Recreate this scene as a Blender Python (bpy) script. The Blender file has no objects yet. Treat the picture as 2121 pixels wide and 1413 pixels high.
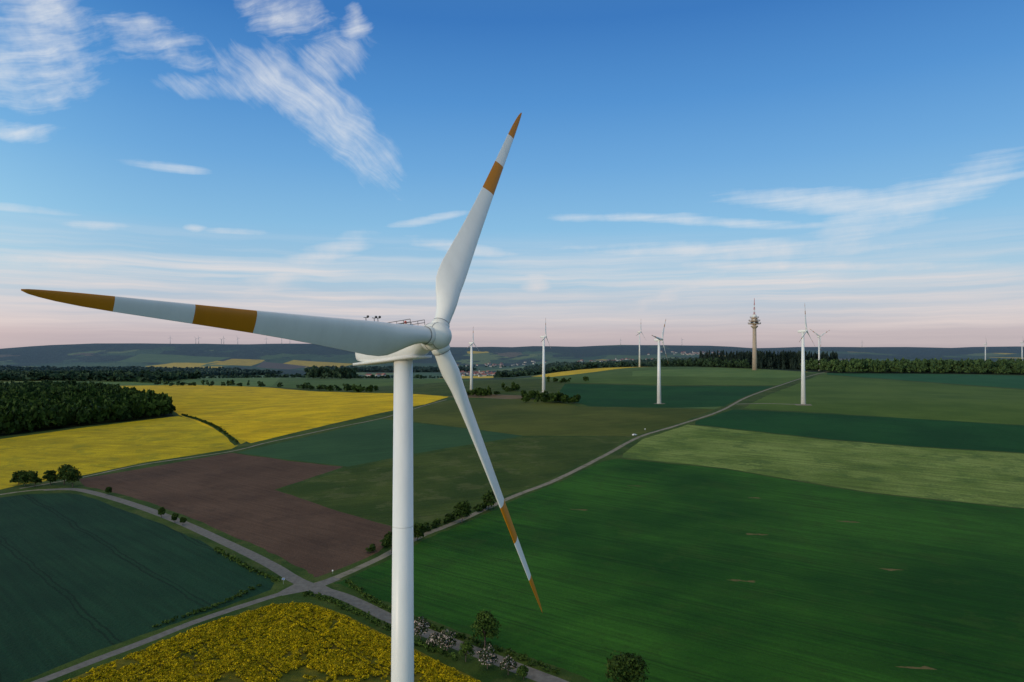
import bpy, math, numpy as np, random
from mathutils import Vector, Matrix
from mathutils.geometry import delaunay_2d_cdt
rng=np.random.default_rng(7); random.seed(7)
scene=bpy.context.scene
scene.view_settings.view_transform='Standard'; scene.view_settings.look='None'; scene.view_settings.exposure=0

# ------------------------------------------------------------------ terrain
def S(a,b,t):
    t=np.clip((t-a)/(b-a),0,1); return t*t*(3-2*t)
HX=[-12000,-7000,-5620,-5300,-4980,-4295,-3870,-2650,-1800,-850,-320,212,742,1270,2500,6000,12000]
HZ=[100,120,134,166,219,214,219,219,198,187,176,166,145,134,105,105,110]
def h(x,y):
    x=np.asarray(x,float); y=np.asarray(y,float)
    r=23*S(300,850,y)*S(-500,0,x)
    r=r*(1-S(1300,2300,y)*(1-S(-50,350,x)))
    r=r+15*S(900,1900,y)*S(-50,400,x)
    r=r-50*S(1900,3600,y)*(1-0.7*S(300,1500,x))
    r=r+2.5*np.sin(x/140+1)*np.sin(y/170)*S(200,600,y)
    r=r+(np.sin(x/310+y/500)*7+np.sin(x/173+2)*4+np.sin(x/61)*1.5)*S(4500,6500,y)
    return r+np.interp(x,HX,HZ)*np.exp(-((y-7500)/1600)**2)
def hz(x,y): return float(h(x,y))
def smoothgrid(seed,n=256):
    return np.random.default_rng(seed).random((n,n))
_G={}
def vnoise(x,y,scale,seed=1):
    if seed not in _G:_G[seed]=smoothgrid(seed)
    g=_G[seed]; n=256
    u=np.asarray(x)/scale+1000.; v=np.asarray(y)/scale+1000.
    i=np.floor(u).astype(int); j=np.floor(v).astype(int); fu=u-i; fv=v-j
    fu=fu*fu*(3-2*fu); fv=fv*fv*(3-2*fv)
    a=g[i%n,j%n];b=g[(i+1)%n,j%n];c=g[i%n,(j+1)%n];d=g[(i+1)%n,(j+1)%n]
    return (a*(1-fu)+b*fu)*(1-fv)+(c*(1-fu)+d*fu)*fv

# ------------------------------------------------------------------ node helper
class NT:
    def __init__(s,nt): s.nt=nt
    def new(s,t,**k):
        n=s.nt.nodes.new(t)
        for a,b in k.items(): setattr(n,a,b)
        return n
    def put(s,sock,v):
        if hasattr(v,'is_output') : s.nt.links.new(v,sock)
        else: sock.default_value=v
    def m(s,op,a,b=None,c=None,clamp=False):
        n=s.new('ShaderNodeMath',operation=op,use_clamp=clamp)
        s.put(n.inputs[0],a)
        if b is not None: s.put(n.inputs[1],b)
        if c is not None: s.put(n.inputs[2],c)
        return n.outputs[0]
    def mix(s,f,a,b,mode='MIX'):
        n=s.new('ShaderNodeMix',data_type='RGBA',blend_type=mode)
        s.put(n.inputs[0],f)
        for sk,v in ((n.inputs[6],a),(n.inputs[7],b)):
            if isinstance(v,(tuple,list)): v=tuple(v)+((1,) if len(v)==3 else ())
            s.put(sk,v)
        return n.outputs[2]
    def noise(s,vec,scale,detail=3,rough=.5,dist=0):
        n=s.new('ShaderNodeTexNoise'); s.put(n.inputs['Vector'],vec)
        n.inputs['Scale'].default_value=scale;n.inputs['Detail'].default_value=detail
        n.inputs['Roughness'].default_value=rough;n.inputs['Distortion'].default_value=dist
        return n.outputs[0]
    def mapr(s,v,a,b,c=0.,d=1.,smooth=False):
        n=s.new('ShaderNodeMapRange'); n.interpolation_type='SMOOTHSTEP' if smooth else 'LINEAR'
        s.put(n.inputs[0],v)
        for i,q in enumerate((a,b,c,d)): n.inputs[i+1].default_value=q
        return n.outputs[0]
    def mapping(s,vec,loc=(0,0,0),rot=0,scale=(1,1,1),typ='POINT'):
        n=s.new('ShaderNodeMapping',vector_type=typ); s.put(n.inputs[0],vec)
        n.inputs[1].default_value=loc;n.inputs[2].default_value=(0,0,rot);n.inputs[3].default_value=scale
        return n.outputs[0]
    def scale(s,col,k):
        vm=s.new('ShaderNodeVectorMath',operation='SCALE'); s.put(vm.inputs[0],col); s.put(vm.inputs['Scale'],k); return vm.outputs[0]

def newmat(name):
    m=bpy.data.materials.new(name); m.use_nodes=True; nt=m.node_tree
    b=nt.nodes['Principled BSDF']; return m,NT(nt),b
HAZE=(.095,.150,.225)  # bluish air haze, painted into base colours more strongly with distance
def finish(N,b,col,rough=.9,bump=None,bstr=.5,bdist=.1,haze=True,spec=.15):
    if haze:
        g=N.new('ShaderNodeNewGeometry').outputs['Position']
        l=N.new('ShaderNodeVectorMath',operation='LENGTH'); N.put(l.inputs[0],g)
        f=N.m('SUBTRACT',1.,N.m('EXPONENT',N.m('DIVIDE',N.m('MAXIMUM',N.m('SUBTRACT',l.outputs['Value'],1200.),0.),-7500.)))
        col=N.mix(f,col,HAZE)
    N.put(b.inputs['Base Color'],col if hasattr(col,'is_output') else tuple(col)+(1,))
    b.inputs['Roughness'].default_value=rough
    b.inputs['Specular IOR Level'].default_value=spec
    if bump is not None:
        n=N.new('ShaderNodeBump'); n.inputs['Strength'].default_value=bstr; n.inputs['Distance'].default_value=bdist
        N.put(n.inputs['Height'],bump); N.put(b.inputs['Normal'],n.outputs[0])

def field_mat(name,c1,c2,ang=-38,row=3.,rowamt=.12,tram=0,tramamt=.35,big=.012,blotch=None,bamt=0.,bstr=.6,fine=.35):
    m,N,b=newmat(name)
    P=N.new('ShaderNodeNewGeometry').outputs['Position']
    nb=N.noise(P,big,5,.62); nf=N.noise(P,.9,3,.7)
    v=N.mapr(nb,.36,.64,smooth=True)
    col=N.mix(v,c1,c2)
    R=N.mapping(P,rot=-math.radians(ang),scale=(1,1,1))
    st=N.mapping(R,scale=(.018,1./row,0)); ns=N.noise(st,1.0,3,.65)
    k=N.mapr(ns,.3,.7,1-rowamt,1+rowamt)
    k=N.m('MULTIPLY',k,N.mapr(nf,.3,.7,1-fine*.5,1+fine*.5))
    if blotch is not None:
        bl=N.mapr(N.noise(P,.045,5,.72),.52,.62,0,bamt,True)
        col=N.mix(bl,col,blotch)
    if tram:
        sp=N.new('ShaderNodeSeparateXYZ'); N.put(sp.inputs[0],R)
        yy=N.m('ADD',sp.outputs[1],N.m('MULTIPLY',nb,14.))
        f=N.m('MULTIPLY',N.m('ABSOLUTE',N.m('SUBTRACT',N.m('FRACT',N.m('DIVIDE',yy,float(tram))),.5)),float(tram))
        d=N.m('ABSOLUTE',N.m('SUBTRACT',f,1.0))
        line=N.mapr(d,.15,.55,1.,0.,True)
        line=N.m('MULTIPLY',line,N.mapr(nf,.35,.6,.4,1.))
        k=N.m('MULTIPLY',k,N.m('SUBTRACT',1.,N.m('MULTIPLY',line,tramamt)))
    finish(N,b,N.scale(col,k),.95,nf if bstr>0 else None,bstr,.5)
    return m

MAT={}
MAT['green_deep']=field_mat('crop_deep_green',(.007,.052,.002),(.030,.112,.008),-36,2.2,.30,24,.32,.007,(.024,.070,.006),.5)
MAT['wheat']=field_mat('crop_pale_green',(.10,.155,.028),(.18,.24,.058),-30,4,.30,0,0,.02,(.055,.105,.022),.6,.8,.6)
MAT['dark']=field_mat('crop_dark_green',(.004,.046,.008),(.009,.066,.012),-36,3,.14,24,.2)
MAT['mid']=field_mat('crop_mid_green',(.052,.100,.011),(.080,.132,.019),-20,4,.14,24,.22,bstr=0)
MAT['teal']=field_mat('crop_teal_green',(.012,.075,.022),(.02,.095,.027),-30,4,.1,24,.1,bstr=0)
MAT['blue']=field_mat('crop_bluish_green',(.006,.033,.016),(.011,.046,.021),-43,2.5,.2,30,.55)
MAT['f6']=field_mat('crop_grey_green',(.022,.066,.024),(.032,.085,.030),20,3,.14,24,.18,bstr=0)
MAT['meadow']=field_mat('meadow_grass',(.028,.055,.005),(.056,.082,.012),25,3,.2,0,0,.02,(.095,.108,.035),.5)
MAT['olive']=field_mat('crop_olive',(.050,.070,.007),(.086,.100,.014),25,5,.18,24,.14,.01,bstr=0)
MAT['grass']=field_mat('verge_grass',(.024,.056,.007),(.052,.085,.014),0,3,.1,0,0,.05,(.09,.10,.03),.4)
MAT['brown']=field_mat('ploughed_soil',(.080,.046,.030),(.108,.064,.042),-37,1.6,.2,0,0,.02,(.060,.036,.025),.4)
MAT['bare']=field_mat('bare_patch',(.085,.085,.025),(.15,.115,.045),-37,1,.1)
MAT['rape']=field_mat('rapeseed_bloom',(.50,.335,.002),(.68,.46,.002),-20,3,.2,27,.32,.02,(.31,.265,.006),.5,.8,.45)
MAT['rape2']=field_mat('rapeseed_thin',(.35,.27,.004),(.50,.375,.004),-20,3,.22,27,.3,.02,(.22,.215,.009),.6,.8,.5)
MAT['rape_base']=field_mat('rapeseed_understorey',(.06,.075,.008),(.17,.14,.010),-20,1,.2,0,0,.08,(.05,.04,.015),.5)
MAT['forest']=field_mat('forest_floor',(.006,.018,.005),(.012,.028,.008),0,6,.2,bstr=0)
MAT['pale']=field_mat('crop_light_green',(.08,.145,.026),(.11,.175,.036),10,8,.14,bstr=0)
MAT['soil_far']=field_mat('soil_brown',(.11,.07,.045),(.13,.085,.055),10,8,.1,bstr=0)
def road_mat(name,c1,c2,grass):
    m,N,b=newmat(name); P=N.new('ShaderNodeNewGeometry').outputs['Position']
    n1=N.noise(P,.5,5,.75)
    col=N.mix(N.mapr(n1,.35,.65),c1,c2)
    if grass: col=N.mix(N.mapr(N.noise(P,.25,4,.7),.5,.62,0,.55,True),col,(.06,.08,.025))
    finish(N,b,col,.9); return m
MAT['road']=road_mat('asphalt_old',(.120,.114,.106),(.19,.182,.17),0)
MAT['track']=road_mat('gravel_track',(.18,.16,.125),(.28,.25,.195),1)
m,N,b=newmat('countryside'); P=N.new('ShaderNodeNewGeometry').outputs['Position']
wp=N.new('ShaderNodeVectorMath',operation='ADD'); N.put(wp.inputs[0],N.mapping(P,rot=.5,scale=(1,.55,0)))
nn=N.new('ShaderNodeTexNoise'); N.put(nn.inputs['Vector'],P); nn.inputs['Scale'].default_value=.0015
N.put(wp.inputs[1],N.scale(nn.outputs[1],250.))
vo=N.new('ShaderNodeTexVoronoi'); N.put(vo.inputs['Vector'],wp.outputs[0]); vo.inputs['Scale'].default_value=.0032
sp=N.new('ShaderNodeSeparateColor'); N.put(sp.inputs[0],vo.outputs['Color'])
cr=N.new('ShaderNodeValToRGB'); cr.color_ramp.interpolation='CONSTANT'
els=[(0,(.04,.085,.02)),(.2,(.075,.13,.03)),(.4,(.03,.075,.02)),(.55,(.15,.20,.05)),(.68,(.055,.11,.03)),(.8,(.15,.11,.06)),(.87,(.05,.10,.03)),(.92,(.70,.48,.01))]
for i,(p,c) in enumerate(els):
    e=cr.color_ramp.elements[i] if i<2 else cr.color_ramp.elements.new(p)
    e.position=p; e.color=c+(1,)
N.put(cr.inputs[0],sp.outputs[0])
fn=N.noise(N.mapping(P,scale=(1,.8,0)),.0011,5,.6)
sy=N.new('ShaderNodeSeparateXYZ'); N.put(sy.inputs[0],P)
thr=N.m('ADD',fn,N.mapr(sy.outputs[1],5400,6600,0,.15))
fm=N.mapr(thr,.53,.54,0,1)
col=N.mix(fm,cr.outputs[0],N.mix(N.mapr(N.noise(P,.012,4,.75),.35,.65),(.002,.009,.003),(.026,.048,.012)))
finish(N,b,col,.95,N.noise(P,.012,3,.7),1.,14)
MAT['country']=m

# ------------------------------------------------------------------ ground layout (metres; x east, y ahead)
def pts(s): return [tuple(float(v) for v in p.split(',')) for p in s.split()]
FIELDS=[
('country',None),
('pale',pts('-1039,1719 -584,1652 -382,1498 -1338,3782 -1945,4105 -2115,3499')),
('mid',pts('-561,1587 -205,1182 -72,1019 -60,1399 -667,3623 -1230,3778')),
('rape',pts('-2338,5262 -1980,5180 -2092,5784 -2402,5853')),
('rape',pts('-1824,5284 -1255,4823 -1238,5401 -1858,5807')),
('soil_far',pts('-1899,5063 -1540,4731 -1548,5206 -2072,5684')),
('pale',pts('-3189,5507 -2424,5417 -2455,5980 -3324,6123')),
('meadow',pts('-1500,1700 -700,1290 -400,1300 -88,956 -60,1000 60,944 250,790 420,900 700,1520 640,1800 400,2030 160,2060 -100,1500 -400,1520 -560,1610 -1000,1680')),
('grass',pts('-400,90 -420,380 -700,500 -800,1200 -900,1640 -400,1500 -88,950 224,756 700,1520 760,1600 2600,1500 1200,500 600,60')),
('mid',pts('195,2300 399,2019 714,1685 623,1459 475,1202 284,1182 97,1257 -1,1930')),
('pale',pts('560,1420 623,1459 714,1685 560,1800 300,1700 260,1480')),
('rape',pts('105,1790 250,1870 408,2005 480,2400 200,2500 60,2150')),
('dark',pts('95,1228 277,1156 463,1172 343,972 243,782 186,775 90,797 60,944')),
('mid',pts('686,1517 796,1062 890,875 596,587 473,631 395,667 331,711 258,761 373,979 553,1305')),
('mid',pts('890,875 596,587 650,570 1500,850 1500,1000')),
('teal',pts('731,1591 1086,1449 2600,1392 1500,890 890,880 811,1082 700,1514')),
('forest',pts('735,1560 1087,1480 1500,1420 2700,1480 2700,2100 560,2100 540,1960 629,1780')),
('dark',pts('180,670 244,753 328,704 469,627 585,576 900,470 700,390 481,474 386,515 319,538 259,573 173,647')),
('wheat',pts('83,510 109,571 166,647 257,569 317,535 383,512 477,470 700,385 600,180 321,317 271,363 207,397 143,461 80,496')),
('green_deep',pts('76,492 142,458 205,394 270,361 331,305 600,170 500,-60 130,-60 42.4,137.6 16.8,171.8 5.1,182.2 -6.8,192.4 -23.3,206.3 -30,212.7 -64.8,248.6 -63.9,251.9 -41,304 0,376 65,484')),
('olive',pts('-145,685 -81,882 25,909 78,797 184,766 224,756 153,647 108,587 10,587 -95,670')),
('f6',pts('-214,532 -161,633 -133,696 -94,663 10,587 -73,513 -113,471 -162,498')),
('meadow',pts('-139,407 -111,463 -71,504 12,580 103,587 64,505 24,430 -3,387 -29,339 -43,313 -57,328 -90,356')),
('brown',pts('-282,446 -218,532 -161,494 -116,471 -141,407 -90,356 -58,328 -53,304 -56,286 -64,269 -73.3,253.9 -84.1,259.5 -123,301 -168,346 -221,392 -264,423')),
('rape2',pts('-900,500 -484,646 -459,739 -412,844 -226,582 -225,549 -269,501 -287,458 -309,429 -311,416 -336,378 -500,380')),
('rape',pts('-1000,1654 -823,1764 -561,1587 -350,1375 -88,956 -106,828 -173,681 -219,574 -306,687 -420,862 -533,1062 -690,1268')),
('forest',pts('-566,589 -498,665 -469,755 -416,846 -523,1014 -686,1198 -816,1327 -1342,1397 -1400,700')),
('blue',pts('-500,250 -450,340 -309,378 -295,394 -284,403 -257,405 -223,377 -177,339 -126,294 -100,268 -86.4,250.4 -85.1,241.8 -94.9,224.7 -106.7,207.9 -116.7,193 -123.3,177.4 -140.8,147.6 -260,20 -420,80')),
('rape_base',pts('-114.1,174.7 -106.9,187.9 -94.9,210.8 -80.3,228 -68,229.9 -52.3,218.5 -35.6,202 -25.7,192.4 -7.4,174.7 6,160 30,120 -40,40 -150,70 -135,140')),
]
for (x,y) in [(73.8,411.1),(34.7,357.6),(137.4,382.7),(111.2,313.0),(164.3,334.9),(84.7,251.0),(146.6,263.3),(107.7,182.7)]:
    for rep in range(4):
        L=1.6+random.random()*1.8;W=.45+random.random()*.5; a=math.radians(-8)
        cx=x+random.uniform(-3,3); cy=y+random.uniform(-.6,.6)-.14*(cx-x)
        q=[]
        for i in range(12):
            t=i/12*2*math.pi; r=1+.35*math.sin(3*t+cx)+random.uniform(-.15,.15)
            u=L*math.cos(t)*r; v=W*math.sin(t)*r
            q.append((cx+u*math.cos(a)-v*math.sin(a),cy+u*math.sin(a)+v*math.cos(a)))
        FIELDS.append(('bare',q))
def jag(poly,step,amp,closed=True):
    out=[];n=len(poly)
    for i in range(n if closed else n-1):
        a=np.array(poly[i]);b=np.array(poly[(i+1)%n]); L=np.linalg.norm(b-a)
        d=max(np.linalg.norm((a+b)/2)/250.,.6)
        k=max(1,min(60,int(L/(step*d)))); nrm=np.array([-(b-a)[1],(b-a)[0]])/max(L,1e-6)
        for j in range(k):
            p=a+(b-a)*j/k
            out.append(tuple(p+nrm*random.uniform(-amp,amp)*min(d,2.5)*(1 if j else .2)))
    if not closed: out.append(tuple(poly[-1]))
    return out
def catmull(p,n=6):
    p=[np.array(q,float) for q in p]; p=[2*p[0]-p[1]]+p+[2*p[-1]-p[-2]]; out=[]
    for i in range(1,len(p)-2):
        for j in range(n):
            t=j/n
            out.append(.5*((2*p[i])+(-p[i-1]+p[i+1])*t+(2*p[i-1]-5*p[i]+4*p[i+1]-p[i+2])*t*t+(-p[i-1]+3*p[i]-3*p[i+1]+p[i+2])*t**3))
    out.append(p[-2]); return [tuple(q) for q in out]
def strip(line,w,jit=0.):
    c=catmull(line); L=[];R=[]
    for i,q in enumerate(c):
        a=np.array(c[max(i-1,0)]);b=np.array(c[min(i+1,len(c)-1)]); t=(b-a)/np.linalg.norm(b-a); n=np.array([-t[1],t[0]])
        L.append(tuple(np.array(q)+n*(w/2+random.uniform(-jit,jit)))); R.append(tuple(np.array(q)-n*(w/2+random.uniform(-jit,jit))))
    return L+R[::-1]
R1=[(900,1840),(725,1592),(541,1320),(336,953),(234,755),(154,642),(109,583),(67,501),(26.9,426.1),(-.1,385),(-26.2,336.2),(-41.6,309.9),(-53.2,279.5),(-64.8,255.5),(-72.2,245.5)]
R2=[(-282.3,414.5),(-261.6,413.4),(-214.6,380.4),(-164.5,338.3),(-121.2,296.6),(-95.2,270.2),(-80.2,253),(-70.9,244.6),(-56,233.7),(-38,215.8),(-22.9,202.9),(-6.7,189.3),(5,179.4),(16.6,169.4),(60,128),(150,20)]
R3=[(-71,246),(-78.3,239.7),(-87.1,229.1),(-98.8,212.8),(-106.3,199),(-114.5,185.2),(-121.4,172.8),(-150,120),(-180,60)]
R4=[(-262,413.4),(-281,415),(-293,411),(-303,399),(-322,372),(-420,330)]
R5=[(-301,419),(-284,450),(-265,494),(-221,538),(-204,578),(-165,648),(-125,724),(-86,901)]
R6=[(264,805),(298,806),(334,787)]
def pad(x,y,r): return [(x+r*math.cos(t)*1.2,y+r*math.sin(t)) for t in np.arange(10)/10*6.283]
ROADS=[('grass',strip(R1,9,.6)),('grass',strip(R2,14,.8)),('grass',strip(R3,8,.5)),('grass',strip(R5,6,1)),
('grass',strip([(-226,566),(-300,690),(-415,860)],5,1)),
('track',strip(R5,2.4,.3)),('track',strip(R4,3,.2)),('track',strip(R6,5,.4)),('track',strip(R1,3.6,.15)),('road',strip(R3,3.3,.1)),('road',strip(R2,5.2,.05)),
('road',[(-77.5,251),(-72,247.5),(-67,255.5),(-63,253),(-67,246),(-61,240),(-66,236),(-72,240.5),(-79,236),(-81.5,239)]),
('track',[(326,796),(345,790),(341,776),(325,780)]),('track',pad(178,825,6)),('track',pad(48,1032,7)),('track',pad(-12.85,80.75,5))]
V=[];E=[];polys=[]
def addpoly(k,poly):
    s=len(V); V.extend(poly); n=len(poly)
    E.extend([(s+i,s+(i+1)%n) for i in range(n)]); polys.append((k,np.array(poly)))
for k,p in FIELDS[1:]:
    addpoly(k,jag(p,6,.35) if k!='bare' else p)
for k,p in ROADS: addpoly(k,p)
ys=[-4000,-1200,-300,-80,30,90]; y=130.
while y<34000: ys.append(y); y*=1.045
for y in ys:
    w=max(abs(y),150)*1.25+250
    for i in range(81):
        V.append((w*(i/40-1)+random.uniform(-.001,.001)*w,y+random.uniform(-.001,.001)*w))
res=delaunay_2d_cdt([Vector(v) for v in V],E,[],0,1e-4)
vo2=np.array([(v.x,v.y) for v in res[0]]); fc=[f for f in res[2]]
zz=h(vo2[:,0],vo2[:,1])
cen=np.array([vo2[list(f)].mean(0) for f in fc])
def inpoly(P,poly):
    x,y=P[:,0],P[:,1]; c=np.zeros(len(P),bool); n=len(poly)
    for i in range(n):
        x1,y1=poly[i];x2,y2=poly[(i+1)%n]
        if y1==y2: continue
        k=((y1>y)!=(y2>y)); c^=k&(x<(x2-x1)*(y-y1)/(y2-y1)+x1)
    return c
names=list(MAT.keys()); mi=np.full(len(fc),names.index('country'))
for k,p in polys: mi[inpoly(cen,p)]=names.index(k)
me=bpy.data.meshes.new('ground'); me.from_pydata([(a,b,c) for (a,b),c in zip(vo2,zz)],[],[list(f) for f in fc])
for k in names: me.materials.append(MAT[k])
me.polygons.foreach_set('material_index',mi.astype(np.int32)); me.polygons.foreach_set('use_smooth',np.ones(len(fc),bool)); me.update()
if me.polygons[0].normal.z<0: me.flip_normals()
ground=bpy.data.objects.new('ground',me); scene.collection.objects.link(ground)

# ------------------------------------------------------------------ foliage
def leafmat(name,c1,c2,c3=None,amt=0,haze=True,sc=.35):
    m,N,b=newmat(name); g=N.new('ShaderNodeNewGeometry')
    v=N.m('ADD',N.m('MULTIPLY',g.outputs['Random Per Island'],.55),N.m('MULTIPLY',N.noise(g.outputs['Position'],sc,1,.5),.6))
    col=N.mix(N.mapr(v,.25,.9),c1,c2)
    if c3: col=N.mix(N.mapr(g.outputs['Random Per Island'],1-amt,1-amt+.02),col,c3)
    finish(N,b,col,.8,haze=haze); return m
LM=leafmat('foliage_deciduous',(.010,.028,.004),(.044,.078,.012))
LM2=leafmat('foliage_fresh',(.020,.048,.007),(.070,.12,.02))
LMD=leafmat('foliage_wood',(.007,.023,.004),(.040,.078,.010),sc=.06)
LMC=leafmat('foliage_conifer',(.004,.013,.004),(.018,.033,.010),sc=.08)
LMB=leafmat('foliage_blossom',(.02,.042,.012),(.05,.075,.03),(.44,.36,.33),.30)
LMR=leafmat('rapeseed_flowers',(.12,.115,.004),(.64,.46,.002),haze=False,sc=.5)
bark,N,b=newmat('bark'); finish(N,b,N.mix(N.noise(N.new('ShaderNodeNewGeometry').outputs['Position'],6,4),(.05,.04,.03),(.12,.10,.08)),.9)

def quadmesh(name,verts,mats,extra=None):
    nq=len(verts)//4; ev=np.zeros((0,3)); ef=[]
    if extra: ev=np.array(extra[0]).reshape(-1,3); ef=extra[1]
    me=bpy.data.meshes.new(name); me.vertices.add(len(verts)+len(ev))
    me.vertices.foreach_set('co',np.concatenate([verts,ev]).astype(np.float32).ravel())
    nl=nq*4+len(ef)*4; me.loops.add(nl)
    li=np.arange(nq*4)
    if ef: li=np.concatenate([li,np.array(ef).ravel()+nq*4])
    me.loops.foreach_set('vertex_index',li.astype(np.int32))
    npoly=nq+len(ef); me.polygons.add(npoly)
    me.polygons.foreach_set('loop_start',np.arange(0,npoly*4,4,dtype=np.int32))
    for m in mats: me.materials.append(m)
    a=np.zeros(npoly,np.int32); a[nq:]=1 if len(mats)>1 else 0
    me.polygons.foreach_set('material_index',a)
    me.update(calc_edges=True); me.validate()
    o=bpy.data.objects.new(name,me); scene.collection.objects.link(o); return o
def leaves(c,size,nrm=None,bias=.6):
    n=len(c); r=rng.normal(size=(n,3))
    if nrm is not None: r=r*(1-bias)+nrm*bias*1.6
    r/=np.linalg.norm(r,axis=1)[:,None]+1e-9
    t=rng.normal(size=(n,3)); u=np.cross(r,t); u/=np.linalg.norm(u,axis=1)[:,None]+1e-9; v=np.cross(r,u)
    s=(size*(.6+.8*rng.random(n)))[:,None]; 
    a=.5+.25*rng.random((n,4,1))
    return np.stack([c-u*s*a[:,0]-v*s*a[:,1]*.6,c+u*s*a[:,1]-v*s*a[:,2]*.7,c+u*s*a[:,3]+v*s*a[:,0]*.7,c-u*s*a[:,2]+v*s*a[:,3]*.6],1).reshape(-1,3)
def crown(n,lobes,H,W,base,size,seed,shape='round'):
    g=np.random.default_rng(seed)
    if shape=='cone':
        t=g.random(n)**.75; ang=g.random(n)*6.283; tier=(.75+.25*np.sin(t*38+ang*1.0))
        rad=W/2*(1-t)*tier*(.55+.45*g.random(n)); c=np.stack([rad*np.cos(ang),rad*np.sin(ang),base+(H-base)*t],1)
        nr=np.stack([np.cos(ang),np.sin(ang),np.full(n,.5)],1)
        return leaves(c,size,nr,.5)
    L=[]
    for i in range(lobes):
        t=g.random(); a=g.random()*6.283; zc=base+(H-base)*(.2+.65*t); rr=W/2*.62*math.sqrt(max(.1,1-((t-.4)/.75)**2))*math.sqrt(g.random())
        L.append((rr*math.cos(a),rr*math.sin(a),zc,W*(.17+.14*g.random())))
    L=np.array(L); k=g.integers(0,lobes,n); d=g.normal(size=(n,3)); d/=np.linalg.norm(d,axis=1)[:,None]
    d[:,2]=np.where(d[:,2]<-.3,-d[:,2]*.5,d[:,2])
    c=L[k,:3]+d*L[k,3:4]*(.65+.4*g.random((n,1)))*np.array([1,1,.9])
    c[:,2]=np.clip(c[:,2],base*.6,None)
    return leaves(c,size,d,.45)
def tube(p0,p1,r0,r1,n=7):
    p0=np.array(p0);p1=np.array(p1);d=(p1-p0)/np.linalg.norm(p1-p0); a=np.cross(d,[.3,.8,.1]);a/=np.linalg.norm(a);b=np.cross(d,a)
    v=[];
    for p,r in((p0,r0),(p1,r1)):
        for i in range(n):
            t=i/n*6.283; v.append(p+r*(a*math.cos(t)+b*math.sin(t)))
    return v,[(i,(i+1)%n,(i+1)%n+n,i+n) for i in range(n)]
def tree(name,x,y,H,W,mat,n=1600,size=.45,lobes=16,seed=0,basef=.22):
    g=np.random.default_rng(seed+50)
    q=crown(n,lobes,H,W,H*basef,size,seed)
    ev=[];ef=[]
    def add(t):
        s=len(ev); ev.extend(t[0]); ef.extend([tuple(i+s for i in f) for f in t[1]])
    add(tube((0,0,-.3),(0.1,0,H*.45),H*.03,H*.018))
    for i in range(6):
        a=g.random()*6.283; z=H*(.25+.2*g.random())
        add(tube((.05,0,z),(math.cos(a)*W*.3,math.sin(a)*W*.3,z+H*.3),H*.013,H*.004,5))
    o=quadmesh(name,q,[mat,bark],(ev,ef)); o.location=(x,y,hz(x,y)); o.rotation_euler[2]=g.random()*6; return o
big=[(-7.6,194.5,11,8,LM2),(28,169.5,9,11,LM),(-24.4,334.2,10,10,LM),(-12.3,359.1,9,9,LM),(-50,284.8,8.5,8,LM),(-42,304,8,7,LM),
(-303,426,9,10,LM),(-295.8,424.5,9,9,LM),(-289.2,429,9,9,LM),(-280.9,429.6,12,12,LM),(-270,421,11,12,LM),(-310,430,8,9,LM),
(-235,398.5,4.5,3.5,LM),(-177,346,5,3,LM2),(-165,335.5,4.5,3,LM),(-159,331,4,3,LM)]
for i,(x,y,H,W,m) in enumerate(big):
    near=y<220
    tree('deciduous_tree',x,y,H,W,m,3400 if near else 1300,.40 if near else .6,24 if near else 14,i,.08 if H>6 else .2)
bl=[(-26.4,199,6.4,5.5),(-18,191.5,6,5.8),(-12.5,186,5,5),(-6.5,182,6,5.8),(-1,178.6,4.4,5),(3,176,3.5,4),(-22,195,3.5,4)]
for i,(x,y,H,W) in enumerate(bl):
    tree('blossoming_bush',x,y,H,W,LMB if i%3!=2 else LM2,1700,.32,13,100+i,.06)
def scatter_poly(poly,n):
    poly=np.array(poly); lo=poly.min(0);hi=poly.max(0); out=[]
    c=0
    while c<n:
        p=lo+(hi-lo)*rng.random((n*2,2)); p=p[inpoly(p,poly)]; out.append(p); c+=len(p)
    return np.concatenate(out)[:n]
def forest(name,P,H,W,mat,nq,size,shape='round',lobes=5,hv=.3,base=.1,templates=5,sink=0):
    T=[crown(nq,lobes,1.,1.,base,size,900+i,shape) for i in range(templates)]
    vs=[]; k=rng.integers(0,templates,len(P))
    for i in range(templates):
        p=P[k==i]; n=len(p)
        if not n: continue
        a=rng.random(n)*6.283; s=1-hv/2+hv*rng.random(n); hh=H*s; ww=W*(1-hv/2+hv*rng.random(n))
        t=T[i][None]; x=t[...,0]*np.cos(a)[:,None]-t[...,1]*np.sin(a)[:,None]; yv=t[...,0]*np.sin(a)[:,None]+t[...,1]*np.cos(a)[:,None]
        z=t[...,2]*hh[:,None]+h(p[:,0],p[:,1])[:,None]-sink
        vs.append(np.stack([x*ww[:,None]+p[:,0:1],yv*ww[:,None]+p[:,1:2],z],-1).reshape(-1,3))
    return quadmesh(name,np.concatenate(vs),[mat])
F16=pts('-572,600 -502,668 -473,757 -420,846 -523,1014 -686,1198 -816,1327 -1342,1397 -1400,700')
fp=scatter_poly(F16,9000); fp=fp[fp[:,0]>-.86*fp[:,1]-60]
forest('forest',fp[:5200],19,13,LMD,60,.23,base=.02,hv=.5)
forest('forest',scatter_poly(pts('740,1565 1087,1485 1500,1425 1900,1450 1900,1650 735,1760'),2300),22,15,LM2,55,.2,base=.0,hv=.7)
forest('conifer_forest',scatter_poly(pts('629,1790 745,1740 900,1850 900,2000 560,2080 565,1960'),550),35,12,LMC,90,.2,'cone',base=.02,hv=.5)
forest('forest',scatter_poly(pts('533,1950 600,1800 640,1790 600,2060 440,2160 470,2080'),200),18,14,LMD,60,.2,base=.0,hv=.8)
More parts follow.
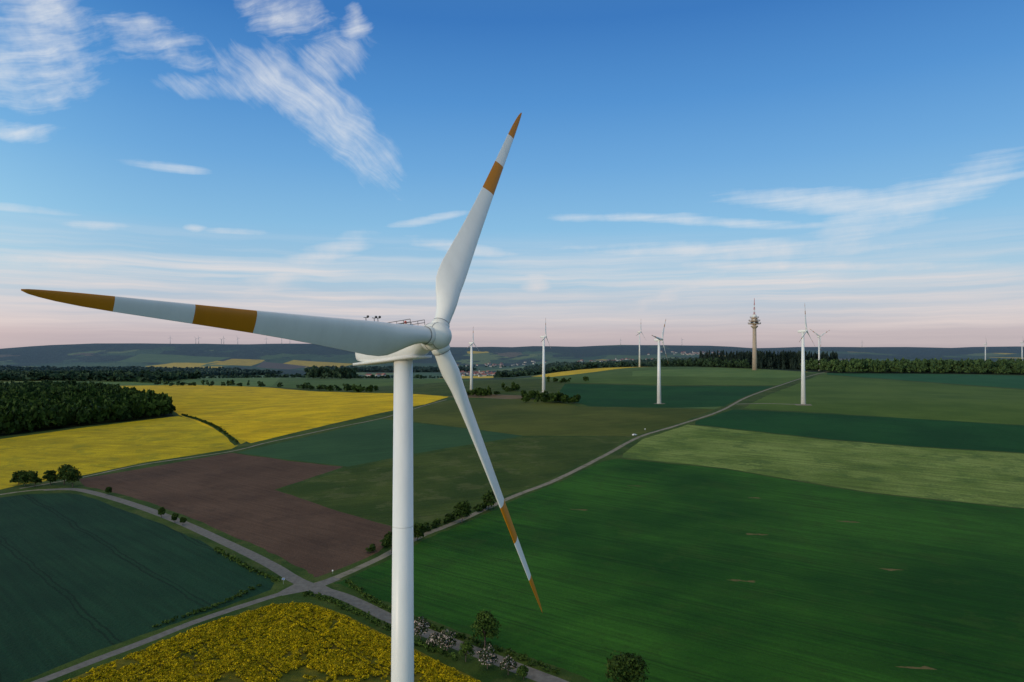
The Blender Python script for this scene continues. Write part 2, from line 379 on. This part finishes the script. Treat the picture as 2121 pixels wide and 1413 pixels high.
far=np.concatenate([scatter_poly(pts('-1700,1900 -950,1850 -1000,2200 -1500,2600 -1600,3000 -2700,3200 -2500,2200'),3800),
 scatter_poly(pts('-2900,3800 -1700,3500 -1300,3900 -2000,4600 -3600,4700'),3600),
 scatter_poly(pts('-60,2500 700,2600 1500,3400 1400,4600 100,4500 -50,3900'),4200),
 scatter_poly(pts('-1300,4300 -300,4250 -250,4700 -1400,4700'),1100)])
forest('distant_woodland',far,20,24,LMD,22,.38,base=0,lobes=3,hv=.6)
forest('copse',scatter_poly(pts('-660,2150 -520,2140 -500,2230 -640,2240'),70),30,20,LM,60,.22,base=.0,hv=.6)
def along(line,n,w):
    c=np.array(catmull(line,12)); d=np.r_[0,np.cumsum(np.linalg.norm(np.diff(c,axis=0),axis=1))]; t=rng.random(n)*d[-1]
    return np.stack([np.interp(t,d,c[:,0]),np.interp(t,d,c[:,1])],1)+rng.normal(size=(n,2))*w
hed=np.concatenate([along([(-60,284),(-46,311),(-30,339),(-14,362)],60,1.2)])
forest('hedge',hed,2.6,3.2,LM,60,.26,base=0)
vg=np.concatenate([along([(-60,250),(-45,229),(-28,212),(-4,193),(12,180)],260,.5),along([(-86,251),(-100,263),(-126,291)],110,.6),along([(-90,247),(-97,228),(-109,209)],70,.5),along([(-72,238),(-60,230),(-42,213),(-30,200),(-14,187)],200,.7)])
forest('verge_weeds',vg,.9,1.3,LM2,14,.34,base=0,hv=.9)
hb=np.concatenate([rng.normal(size=(16,2))*[14,10]+[-45,965],rng.normal(size=(8,2))*[7,12]+[2,1060],rng.normal(size=(14,2))*[10,10]+[34,905],rng.normal(size=(26,2))*[14,9]+[62,845],
  rng.normal(size=(8,2))*[15,10]+[90,1260]])
forest('shrubs',hb,9,10,LM,110,.2,base=0,hv=.8)
hw=np.concatenate([along([(-900,1720),(-500,1560),(-250,1250)],60,6),along([(-1500,2300),(-900,2500),(-300,2300)],160,10),along([(-1800,3300),(-1000,3100),(-300,3300)],200,14),
  along([(-1400,5000),(-700,4900),(0,5100)],120,20),along([(620,2350),(1000,2300),(1700,2200)],120,20)])
forest('hedgerow',hw,11,13,LMD,40,.28,base=0,hv=.8)
gr=along([(-226,566),(-300,690),(-415,860)],150,.9)
forest('hedge',gr,1.6,3,LM,30,.3,base=0)
pn=scatter_poly(pts('-113,175.5 -106,188.5 -94,211 -79.8,226.8 -68,228.6 -52.8,217.2 -36.4,200.9 -26.4,191.4 -8.4,173.7 4,160 10,150 -135,150'),190000)
x,y=pn[:,0],pn[:,1]
dn=.5*vnoise(x,y,2.2,3)+.32*vnoise(x,y,.9,4)+.3*vnoise(x,y,9,5)
gap=S(.5,.8,vnoise(x,y,8,6))*S(205,180,y)*.34
keep=dn-gap>.36
ed=np.array(catmull(pts('-113,175.5 -106,188.5 -94,211 -79.8,226.8 -68,228.6 -52.8,217.2 -36.4,200.9 -26.4,191.4 -8.4,173.7 4,160'),8))
dist=np.full(len(x),1e9)
for i in range(len(ed)): dist=np.minimum(dist,np.hypot(x-ed[i,0],y-ed[i,1]))
for c in (12.,14.,32,34): keep&=np.abs(dist-c)>.36
pn=pn[keep]; x,y=pn[:,0],pn[:,1]; hh=(.25+1.5*(dn[keep]-.35))*(.55+.5*rng.random(len(x)))
c=np.stack([x,y,h(x,y)+hh],1); up=np.tile([0,0,1.],(len(x),1))
quadmesh('rapeseed_crop',leaves(c,.30,up,.3),[LMR])

# ------------------------------------------------------------------ generic mesh helpers
def simplemat(name,c,rough=.5,var=.06,haze=True,spec=.4,metal=0,sc=.6):
    m,N,b=newmat(name); P=N.new('ShaderNodeNewGeometry').outputs['Position']
    c2=tuple(v*(1-var*2.5) for v in c)
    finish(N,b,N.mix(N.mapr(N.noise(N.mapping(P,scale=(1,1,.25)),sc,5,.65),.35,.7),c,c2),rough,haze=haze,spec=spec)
    b.inputs['Metallic'].default_value=metal; return m
WHITE=simplemat('white_paint',(.78,.80,.80),.38,.035)
WHITE2=simplemat('hub_paint',(.74,.76,.75),.42,.05)
ORANGE=simplemat('orange_paint',(.54,.20,.005),.45,.05)
GREYP=simplemat('grey_steel',(.28,.29,.30),.5,.05)
DARK=simplemat('dark_steel',(.05,.05,.055),.5,.05)
SEAM=simplemat('tower_joint',(.70,.72,.72),.5,.03)
CONC=simplemat('concrete',(.50,.40,.31),.85,.1)
REDP=simplemat('red_paint',(.50,.07,.04),.5,.05)
def mkobj(name,v,f,mats,idx=None,smooth=True,parent=None):
    me=bpy.data.meshes.new(name); me.from_pydata([tuple(map(float,p)) for p in v],[],f)
    for m in mats: me.materials.append(m)
    if idx is not None: me.polygons.foreach_set('material_index',np.array(idx,np.int32))
    me.polygons.foreach_set('use_smooth',np.full(len(f),smooth)); me.update()
    o=bpy.data.objects.new(name,me); scene.collection.objects.link(o)
    if parent: o.parent=parent
    return o
def rings(R,cap=True):
    n=len(R[0]); v=[p for r in R for p in r]; f=[]
    for i in range(len(R)-1):
        for j in range(n): f.append((i*n+j,i*n+(j+1)%n,(i+1)*n+(j+1)%n,(i+1)*n+j))
    if cap: f.append(tuple(range(n))[::-1]); f.append(tuple(range((len(R)-1)*n,len(R)*n)))
    return v,f
def lathe(prof,o=(0,0,0),ax=(0,0,1),n=40):
    ax=np.array(ax,float);ax/=np.linalg.norm(ax); a=np.cross(ax,[0.1,.9,.3] if abs(ax[2])<.9 else [1,0,0]);a/=np.linalg.norm(a);b=np.cross(ax,a);o=np.array(o,float)
    return rings([[o+ax*z+r*(a*math.cos(t)+b*math.sin(t)) for t in np.arange(n)/n*2*math.pi] for z,r in prof])
def merge(parts):
    v=[];f=[];ix=[]
    for (pv,pf),m in parts:
        s=len(v); v+=list(pv); f+=[tuple(i+s for i in q) for q in pf]; ix+=[m]*len(pf)
    return v,f,ix
def box(c,sx,sy,sz,ax=None):
    c=np.array(c,float); A=np.eye(3) if ax is None else np.array(ax)
    v=[c+A[0]*sx/2*i+A[1]*sy/2*j+A[2]*sz/2*k for i,j,k in [(-1,-1,-1),(1,-1,-1),(1,1,-1),(-1,1,-1),(-1,-1,1),(1,-1,1),(1,1,1),(-1,1,1)]]
    return v,[(0,3,2,1),(4,5,6,7),(0,1,5,4),(1,2,6,5),(2,3,7,6),(3,0,4,7)]

def turbine(x,y,hubz,Rr,phase,fdir=(.829,-.548,.1015),rb=1.62,rt=1.1,detail=True,over=5.0,chordk=1.,striped=True,angs=None,lens=(1,1,1)):
    f=np.array(fdir,float);f/=np.linalg.norm(f); gz=hz(x,y)
    k=Rr/40.7
    root=bpy.data.objects.new('wind_turbine',None); scene.collection.objects.link(root); root.location=(x,y,gz)
    H=hubz-gz; fh=np.array([f[0],f[1],0]);fh/=np.linalg.norm(fh)
    hub=np.array([0,0,H])+fh*over*k
    up=np.array([0,0,1.])-f*f[2];up/=np.linalg.norm(up); s=np.cross(f,up)
    top=H-2.15*k; n=64 if detail else 16
    parts=[(lathe([(-1,rb),(top,rt)],n=n),0)]
    if detail:
        for q in (.27,.52,.76):
            r=rb+(rt-rb)*((q*top+1)/(top+1)); parts.append((lathe([(q*top-.04,r+.008),(q*top+.04,r+.007)],n=n),1))
        parts.append((lathe([(top-.5,rt+.03),(top-.02,rt+.05)],n=n),1))
        parts.append((lathe([(-.4,rb+1.1),(.25,rb+1.0)],n=n),2))
        parts.append((box((0,-rb-.02,1.6),.9,.12,2.2),2))
    v,fc_,ix=merge(parts); mkobj('tower',v,fc_,[WHITE,SEAM,CONC],ix,parent=root)
    def sect(d,hw,zt,zb,e=5.,n=32 if detail else 12):
        o=hub-f*d; out=[]
        for t in np.arange(n)/n*2*math.pi:
            c,sn=math.cos(t),math.sin(t); xx=math.copysign(abs(c)**(2/e),c)*hw; yy=math.copysign(abs(sn)**(2/e),sn)
            yy=(zt+zb)/2+yy*(zt-zb)/2
            out.append(o+s*xx*k+up*yy*k)
        return out
    R=[sect(1.25*k,1.25,1.2,-1.25,2.2),sect(1.6*k,1.45,1.4,-1.5,2.6),sect(2.6*k,1.65,1.6,-1.95,4),sect(4*k,1.72,1.66,-2.1,6),sect(8.5*k,1.72,1.7,-2.1,6),sect(10.8*k,1.6,1.62,-1.95,5.5),sect(11.7*k,1.42,1.4,-1.75,5),sect(12.0*k,1.1,1.0,-1.4,4)]
    nv,nf=rings(R); parts=[((nv,nf),0)]
    A=[-f,s,up]
    if detail:
        def P(d,a,z): return hub-f*d+s*a+up*z
        parts.append((box(P(7.1,0,-2.08),9.6,3.5,.28,A),0))
        parts.append((box(P(5.2,0,1.82),2.4,1.5,.3,A),1))
        parts.append((box(P(8.6,0,1.85),1.6,1.2,.35,A),1))
        for a in (-1.25,1.25):
            for z in (1.98,2.3): parts.append((tube(P(2.6,a,z),P(6.8,a,z),.035,.035,6),2))
            for d in (2.6,3.65,4.7,5.75,6.8): parts.append((tube(P(d,a,1.6),P(d,a,2.3),.035,.035,6),2))
        for d,a,hh in ((10.2,-.7,3.5),(10.2,.7,3.5),(8.9,0,3.3)):
            parts.append((tube(P(d,a,1.5),P(d,a,hh),.06,.05,6),2)); parts.append((tube(P(d,a-.35,hh-.02),P(d,a+.35,hh-.02),.04,.04,6),2))
            parts.append((lathe([(-.16,.02),(-.1,.15),(.1,.15),(.16,.02)],P(d,a-.35,hh+.12),up,10),2))
        parts.append((lathe([(0,.16),(.3,.16),(.4,.05)],P(4.3,.2,1.95),up,14),3))
        for d in (3.2,6.2,9.2):
            for sd in (-1,1): parts.append((box(P(d+.6,sd*1.73,-.4),1.3,.06,.5,A),1))
    v,fc_,ix=merge(parts); mkobj('nacelle',v,fc_,[WHITE,SEAM,DARK,REDP],ix,parent=root)
    prof=[(-1.28,1.25),(-1.2,1.5),(-.6,1.62),(.2,1.62),(.75,1.52),(1.2,1.28),(1.55,.95),(1.8,.55),(1.92,.22),(1.95,.02)]
    parts=[(lathe([(a*k,b_*k) for a,b_ in prof],hub,f,48 if detail else 12),0)]
    dirs=[]
    if detail:
        parts.append((lathe([(-.66,1.635),(-.58,1.637)],hub,f,48),1)); parts.append((lathe([(.5,1.60),(.57,1.59)],hub,f,48),1))
    for i in range(3):
        t=math.radians(angs[i] if angs else phase+120*i); d=up*math.cos(t)+s*math.sin(t); dirs.append(d)
        parts.append((lathe([(.9*k,1.12*k),(1.78*k,1.08*k),(1.86*k,1.0*k)],hub,d,36 if detail else 10),0))
        if detail: parts.append((lathe([(1.86,1.02),(1.93,1.02)],hub,d,36),1))
    v,fc_,ix=merge(parts); mkobj('hub',v,fc_,[WHITE2,GREYP],ix,parent=root)
    TT=[.035,.05,.07,.09,.115,.14,.17,.2,.24,.29,.35,.42,.5,.578,.65,.713,.79,.86,.91,.95,.975,.99,1.0] if detail else [.035,.1,.2,.35,.578,.713,.86,.97,1.]
    CH_t=[0,.05,.075,.1,.14,.18,.22,.3,.4,.55,.7,.85,.93,.97,.99,1.0]; CH=[1.85,1.85,1.95,2.3,3.1,3.6,3.7,3.25,2.7,2.05,1.58,1.15,.85,.55,.32,.10]
    for bi,d in enumerate(dirs):
        cdir=np.cross(f,d); R=[]; m=32 if detail else 8
        for t in TT:
            ch=np.interp(t,CH_t,CH)*chordk; bl=float(S(.05,.18,t)); th=float(np.interp(t,[0,.06,.14,.25,.5,1],[1,1,.48,.28,.2,.15]))
            be=-math.radians(13+14*(1-t)**2); cd=cdir*math.cos(be)+f*math.sin(be); nd=np.cross(d,cd)
            off=.5+(-.26)*bl; sec=[]
            for j in range(m):
                a=j/m*2*math.pi; xc=.5-.5*math.cos(a)
                circ=.5*math.sin(a)
                yt=5*(.2969*math.sqrt(xc)-.126*xc-.3516*xc*xc+.2843*xc**3-.1036*xc**4)
                yt=math.copysign(yt*th*.5*2*.5/.5,math.sin(a)) if 0<j<m else 0
                yy=circ*(1-bl)+yt*bl*(1.15 if math.sin(a)>0 else .85)
                sec.append(hub+d*Rr*t*lens[bi]+cd*(xc-off)*ch*k+nd*yy*ch*k)
            R.append(sec)
        v,fc_=rings(R); ix=[]
        for i in range(len(TT)-1):
            tm=(TT[i]+TT[i+1])/2; ix+=[1 if striped and (.578<tm<.713 or tm>.86) else 0]*m
        ix+=[0,1]
        mkobj('blade_%d'%(bi+1),v,fc_,[WHITE,ORANGE],ix,parent=root)
    return root
turbine(-12.85,80.75,85.7,40.7,-35,angs=(-35.1,86.8,205.6),lens=(1.003,1.012,.992))
W2=dict(detail=False,rb=2.7,rt=1.4)
turbine(178,827,98.6,33,-38,**W2)
turbine(338,793,108,33,-5,fdir=(.75,-.65,.08),**W2)
turbine(48,1035,106.7,30,-12,fdir=(.93,-.35,.08),**W2)
turbine(-65,1096,98,27,-8,fdir=(.90,-.42,.08),**W2)
turbine(762,1694,121,36,-62,fdir=(.3,-.95,.08),**W2)
turbine(383,2050,143,40,-10,fdir=(.8,-.6,.08),**W2)
turbine(2080,3000,116,38,20,fdir=(.8,-.6,.08),**W2)
turbine(2092,2800,122,38,50,fdir=(.8,-.6,.08),**W2)
for px,hy,ph in [(352,704,0),(405,702,40),(411,700,20),(458,703,70),(463,704,10),(492,702,30),(551,704,0),(583,705,50),(600,704,80),(661,708,15),(1285,722,10),(1412,722,40),(1785,722,0)]:
    X=(px-1060)*5.163; turbine(X,7300,hz(X,7300)+54+random.random()*12,32,ph,detail=False,rb=2.4,rt=1.4,fdir=(.6,-.8,.08),striped=False,chordk=.9)

# ------------------------------------------------------------------ telecommunications tower
tx,ty=604,1700; gz=hz(tx,ty)
root=bpy.data.objects.new('telecommunications_tower',None); scene.collection.objects.link(root); root.location=(tx,ty,gz)
def zz_(z): return z-gz
def part(name,prof,mat,n=32):
    v,f=lathe(prof,n=n); return mkobj(name,v,f,[mat],smooth=False if n<20 else True,parent=root)
part('shaft',[(-2,6.0),(60,4.9),(zz_(150),4.2),(zz_(176),4.0)],CONC)
part('pod_lower',[(zz_(141),4.3),(zz_(145.5),8.6),(zz_(148),8.6),(zz_(148.1),4)],CONC)
part('platform_lower',[(zz_(150.6),5),(zz_(152),15.5),(zz_(153.2),15.5),(zz_(153.3),5)],CONC)
part('pod_windows',[(zz_(153.3),9.5),(zz_(157.5),9.5),(zz_(157.6),4)],DARK)
part('platform_middle',[(zz_(157.7),5),(zz_(159),13.5),(zz_(160.2),13.5),(zz_(160.3),5)],CONC)
part('pod_upper',[(zz_(160.3),7.5),(zz_(166),7.5),(zz_(166.1),4)],CONC)
part('platform_upper',[(zz_(166.2),5),(zz_(167),10.5),(zz_(168),10.5),(zz_(168.1),4)],CONC)
part('drum',[(zz_(168.1),5.5),(zz_(174),5.5),(zz_(176),3.5)],WHITE)
pr=[]
for r,z0,z1,cnt in ((15.3,153.2,156.2,26),(13.3,160.2,163.2,22),(10.3,168,171,18)):
    for i in range(cnt):
        a=i/cnt*6.283; pr.append((tube((r*math.cos(a),r*math.sin(a),zz_(z0)),(r*math.cos(a),r*math.sin(a),zz_(z1)),.22,.22,4),0))
        if i%3==0: pr.append((lathe([(0,.3),(.5,1.5),(.7,1.6)],(r*math.cos(a)*.93,r*math.sin(a)*.93,zz_(z0+1.8)),(math.cos(a),math.sin(a),0),12),1))
v,f,ix=merge(pr); mkobj('antennas',v,f,[DARK,WHITE],ix,smooth=False,parent=root)
pr=[]
zs=np.linspace(176,203,10)
for i in range(9):
    w0=1.5-.8*i/9; w1=1.5-.8*(i+1)/9; mcol=(i//2)%2
    for sx,sy in ((1,1),(1,-1),(-1,-1),(-1,1)):
        pr.append((tube((sx*w0,sy*w0,zz_(zs[i])),(sx*w1,sy*w1,zz_(zs[i+1])),.28,.28,5),mcol))
    for a,b_ in (((1,1),(1,-1)),((1,-1),(-1,-1)),((-1,-1),(-1,1)),((-1,1),(1,1))):
        pr.append((tube((a[0]*w0,a[1]*w0,zz_(zs[i])),(b_[0]*w1,b_[1]*w1,zz_(zs[i+1])),.18,.18,4),mcol))
pr.append((lathe([(zz_(203),.8),(zz_(211),.6),(zz_(217),.35)],n=10),0))
v,f,ix=merge(pr); mkobj('lattice_mast',v,f,[REDP,WHITE],ix,smooth=False,parent=root)

# ------------------------------------------------------------------ villages
ROOF=simplemat('roof_tiles',(.34,.09,.045),.8,.15); WALL=simplemat('render_wall',(.68,.64,.56),.8,.08); RDK=simplemat('roof_slate',(.09,.07,.07),.8,.1)
def village(name,cx,cy,rx,ry,n,church=True,size=1.):
    pr=[]; g=random.Random(int(cx+cy))
    for i in range(n):
        X=cx+g.gauss(0,rx);Y=cy+g.gauss(0,ry); z=hz(X,Y); a=g.choice([.3,.3+1.57,.8,-.4])+g.uniform(-.15,.15); L=g.uniform(11,20)*size;Wd=g.uniform(9,12)*size;H=g.uniform(4.5,7)*size;RH=Wd*.42
        ca,sa=math.cos(a),math.sin(a); A=[(ca,sa,0),(-sa,ca,0),(0,0,1)]
        pr.append((box((X,Y,z+H/2-1),L,Wd,H+2,A),0))
        def q(u,v_,w): return np.array([X+ca*u-sa*v_,Y+sa*u+ca*v_,z+w])
        l=L/2+.6;w=Wd/2+.7
        rv=[q(-l,-w,H-.2),q(l,-w,H-.2),q(l,w,H-.2),q(-l,w,H-.2),q(-l,0,H+RH),q(l,0,H+RH)]
        pr.append(((rv,[(0,1,5,4),(2,3,4,5),(0,4,3),(1,2,5),(0,3,2,1)]),g.choice([1,1,2])))
        for u in np.arange(-L/2+2,L/2-1,3.2):
            for sd in (-1,1): pr.append((box(q(u,sd*(Wd/2+.02),H*.55),1.3,.08,1.5,A),3))
    if church:
        z=hz(cx,cy); pr.append((box((cx,cy,z+11),6,6,24),0)); pr.append((lathe([(23.1,4.4),(38,.1)],(cx,cy,z),n=4),2)); pr.append((box((cx+13,cy,z+5),20,10,12),0))
    v,f,ix=merge(pr); mkobj(name,v,f,[WALL,ROOF,RDK,DARK],ix,smooth=False)
village('village',-190,3950,90,140,56,True,1.2)
village('village',1560,5900,170,150,40,True,1.2)
village('village',-60,5300,160,120,30,False,1.2)
village('village',760,5000,150,100,24,True,1.2)
village('farm_buildings',-745,3560,26,20,5,False,1.6)
# ------------------------------------------------------------------ car & small items
GLASS=simplemat('car_glass',(.02,.025,.03),.1,.0,spec=.5); TYRE=simplemat('tyre',(.02,.02,.02),.9,.05)
CARP=simplemat('car_paint',(.75,.76,.77),.25,.02)
def car(x,y,ang):
    root=bpy.data.objects.new('parked_car',None); scene.collection.objects.link(root); root.location=(x,y,hz(x,y)+.03); root.rotation_euler[2]=ang
    prof=[(-2.2,.35),(-2.25,.75),(-2.05,1.0),(-1.75,1.05),(-1.35,1.45),(.2,1.5),(.95,1.08),(1.9,.92),(2.2,.7),(2.2,.35)]
    R=[[np.array([px,yy*(1 if pz<1.1 else .8),pz]) for px,pz in prof] for yy in (-.88,.88)]
    v,f=rings(R); mkobj('body',v,f,[CARP],smooth=False,parent=root)
    g=[(-1.62,1.08),(-1.3,1.41),(.15,1.45),(.75,1.10)]
    pr=[]
    for sd in (-1,1): pr.append((rings([[np.array([px,sd*yy*(1 if pz<1.1 else .83),pz]) for px,pz in g] for yy in (.80,.895)]),0))
    pr.append((rings([[np.array([.27,yy*.66,1.5]),np.array([.93,yy*.8,1.13]),np.array([.93,yy*.8,1.10]),np.array([.27,yy*.66,1.40])] for yy in (-1,1)]),0))
    v,f,ix=merge(pr); mkobj('windows',v,f,[GLASS],ix,smooth=False,parent=root)
    pr=[(lathe([(-.12,.33),(.12,.33)],(wx,wy,.33),(0,1,0),18),0) for wx in (-1.4,1.4) for wy in (-.82,.82)]
    v,f,ix=merge(pr); mkobj('wheels',v,f,[TYRE],ix,parent=root)
car(105.5,588.5,math.radians(35))
SIGNB=simplemat('sign_blue',(.05,.15,.40),.5,.02)
def post(name,x,y,H,pw,ph,mats):
    pr=[(tube((0,0,-.1),(0,0,H),.05,.05,8),0)]
    if pw: pr+= [(box((0,-.09,H-.35),pw,.06,ph),1),(box((0,-.125,H-.35),pw*.85,.02,ph*.8),2)]
    v,f,ix=merge(pr); o=mkobj(name,v,f,mats,ix,smooth=False); o.location=(x,y,hz(x,y)); return o
post('traffic_sign',-82.4,247.4,2.3,1.0,.7,[GREYP,WHITE,SIGNB])
post('traffic_sign',-67.6,258.6,1.7,.5,.5,[GREYP,WHITE,WHITE])
post('delineator_post',119,612,2.2,.8,.8,[GREYP,WHITE,WHITE])

# ------------------------------------------------------------------ camera
cam=bpy.data.cameras.new('camera'); co=bpy.data.objects.new('camera',cam); scene.collection.objects.link(co)
co.location=(0,0,84); co.rotation_euler=(math.radians(90.871),0,0); cam.sensor_width=36; cam.lens=24; cam.clip_end=60000; cam.clip_start=.5
scene.camera=co
# ------------------------------------------------------------------ sun + sky
SEL,SAZ=math.radians(8),math.radians(230)   # azimuth clockwise from +Y
sd=Vector((math.sin(SAZ)*math.cos(SEL),math.cos(SAZ)*math.cos(SEL),math.sin(SEL)))
sl=bpy.data.lights.new('sun','SUN'); sl.energy=1.4; sl.angle=math.radians(4); sl.color=(1,.78,.55)
so=bpy.data.objects.new('sun',sl); scene.collection.objects.link(so); so.rotation_euler=sd.to_track_quat('Z','Y').to_euler(); so.location=(0,0,300)
w=bpy.data.worlds.new('World'); scene.world=w; w.use_nodes=True; N=NT(w.node_tree)
try:
    w.cycles.sampling_method='MANUAL'; w.cycles.sample_map_resolution=512
except Exception: pass
bg=w.node_tree.nodes['Background']
sky=N.new('ShaderNodeTexSky',sky_type='NISHITA'); sky.sun_disc=False; sky.sun_elevation=SEL; sky.sun_rotation=SAZ; sky.air_density=1.0; sky.dust_density=.6; sky.ozone_density=1.5; sky.altitude=400
D=N.new('ShaderNodeTexCoord').outputs['Generated']
sp=N.new('ShaderNodeSeparateXYZ'); N.put(sp.inputs[0],D)
az=N.m('MULTIPLY',N.m('ARCTAN2',sp.outputs[0],sp.outputs[1]),57.2958); el=N.m('MULTIPLY',N.m('ARCSINE',sp.outputs[2]),57.2958)
cb=N.new('ShaderNodeCombineXYZ'); N.put(cb.inputs[0],az);N.put(cb.inputs[1],el); AE=cb.outputs[0]
ramp=N.new('ShaderNodeValToRGB'); rc=[(0,(.43,.38,.44)),(1.5,(.55,.47,.52)),(3,(.54,.56,.65)),(6,(.40,.60,.77)),(10,(.26,.54,.81)),(15,(.155,.41,.76)),(20,(.085,.30,.68)),(26,(.04,.195,.55)),(36,(.06,.20,.48)),(50,(.38,.40,.38)),(90,(.56,.54,.48))]  # unseen upper sky made brighter and more neutral to light the ground
for i,(p,c) in enumerate(rc):
    e=ramp.color_ramp.elements[i] if i<2 else ramp.color_ramp.elements.new(p/90)
    e.position=p/90; e.color=c+(1,)
N.put(ramp.inputs[0],N.m('DIVIDE',el,90.))
dt=N.new('ShaderNodeVectorMath',operation='DOT_PRODUCT'); N.put(dt.inputs[0],D); dt.inputs[1].default_value=tuple(sd)
side=N.mapr(dt.outputs['Value'],-.25,1.,0,1,True)
warm=N.mix(side,(10,10,10),(36,27,18))
grad=N.mix(1.,ramp.outputs[0],warm,'MULTIPLY')
base=N.mix(.88,sky.outputs[0],grad)
wn=N.new('ShaderNodeTexNoise'); N.put(wn.inputs['Vector'],AE); wn.inputs['Scale'].default_value=.22; wn.inputs['Detail'].default_value=2
ws=N.new('ShaderNodeVectorMath',operation='MULTIPLY_ADD'); N.put(ws.inputs[0],wn.outputs[1]); ws.inputs[1].default_value=(3,1.6,0)
ab=N.new('ShaderNodeVectorMath',operation='ADD'); N.put(ab.inputs[0],AE); ab.inputs[1].default_value=(-1.5,-.8,0); N.put(ws.inputs[2],ab.outputs[0]); WAE=ws.outputs[0]
ws2=N.new('ShaderNodeVectorMath',operation='MULTIPLY_ADD'); N.put(ws2.inputs[0],wn.outputs[1]); ws2.inputs[1].default_value=(2,.5,0); N.put(ws2.inputs[2],AE); WAL=ws2.outputs[0]
b2=N.noise(AE,.33,4,.6)
def group(cl,vec,rot,sx,sy,k,lo,hi,bulk=.5,gam=1.):
    cur=None
    for (a,e,ra,rb_,r,amp) in cl:
        v=N.mapping(vec,(a,e,0),math.radians(r),(ra,rb_,1),'TEXTURE')
        l=N.new('ShaderNodeVectorMath',operation='DOT_PRODUCT'); N.put(l.inputs[0],v);N.put(l.inputs[1],v)
        q=N.m('MULTIPLY',N.m('SUBTRACT',1.,l.outputs['Value']),amp); q=N.m('MAXIMUM',q,-1.)
        cur=q if cur is None else N.m('MAXIMUM',cur,q)
    f=N.noise(N.mapping(N.mapping(vec,rot=-math.radians(rot)),scale=(sx,sy,1)),1.,7,.66,.2)
    d=N.m('ADD',cur,N.m('ADD',N.m('MULTIPLY',N.m('SUBTRACT',f,.5),k),N.m('MULTIPLY',N.m('SUBTRACT',b2,.5),k*bulk)))
    return N.m('POWER',N.mapr(d,lo,hi,0,1),gam)
g1=group([(-35.5,19.3,6.5,3.2,18,1.1),(-34.5,22.8,5,2.2,-20,1.),(-27.8,22,4.4,1.4,-8,.85),(-18.5,25.3,5,2.0,-15,1.),(-13,25,1.6,1.2,-40,.8),(-36,14.9,2.6,.7,0,.8)],WAE,18,.16,.9,3.0,.05,2.0,.8,1.25)
g2=group([(-18.5,20.3,6.5,2.2,-14,1.15),(-14.5,18.,7.5,2.6,-40,1.1),(-15,22.3,3.8,1.7,20,1.),(-22.5,19.8,5.,.9,5,.8)],WAE,-36,.12,.9,2.7,.0,2.0,.75,1.25)
g3=group([(-27.4,13.6,3.2,.35,0,.8),(-31.5,8.9,2.3,.4,3,.8),(-36,9.6,3,.3,0,.5),(-22,9.2,2.6,.3,2,.7),(-25,9.3,.8,.35,0,.7),(-7,10.9,3.4,.4,12,.9),(24,11.4,8,1.0,-6,1.),(30,10.4,8,1.6,20,.75),(17,10.3,9,.45,-6,1.),(19,8,15,.9,-2,.95),(-4,8.6,5,.6,-8,.9),(34,11.6,5,.35,3,.9),(9,11.0,7,.35,-1,.8),(-17,6.8,6.5,1.2,26,.9),(2,5.8,1.5,1.1,0,1.1),(14,5.0,5,.8,20,.8),(22,6.6,14,.5,-3,.9),(-33,6.3,6,.8,3,1.)],AE,2,.08,1.5,2.2,-.15,1.7,.7,1.15)
low=N.noise(N.mapping(WAL,rot=math.radians(-1),scale=(.03,1.0,1)),1.,6,.6,0)
low2=N.noise(N.mapping(AE,scale=(.05,.12,1)),1.,3,.5,0)
env=N.m('MULTIPLY',N.mapr(el,.2,2.5,.15,1,True),N.mapr(el,5.,10.5,1,0,True))
g4=N.m('MULTIPLY',N.m('MULTIPLY',N.mapr(low,.40,.68,0,.85),env),N.mapr(low2,.3,.6,.4,1.))
den=N.m('MAXIMUM',N.m('MAXIMUM',N.m('MULTIPLY',g1,.9),N.m('MULTIPLY',g2,.87)),N.m('MAXIMUM',N.m('MULTIPLY',g3,.8),g4))
cc=N.mix(N.mapr(el,2,13,0,1,True),(8.3,7.0,6.5),(8.4,8.5,8.5))
fin=N.mix(den,base,cc)
N.put(bg.inputs[0],fin); bg.inputs[1].default_value=.1
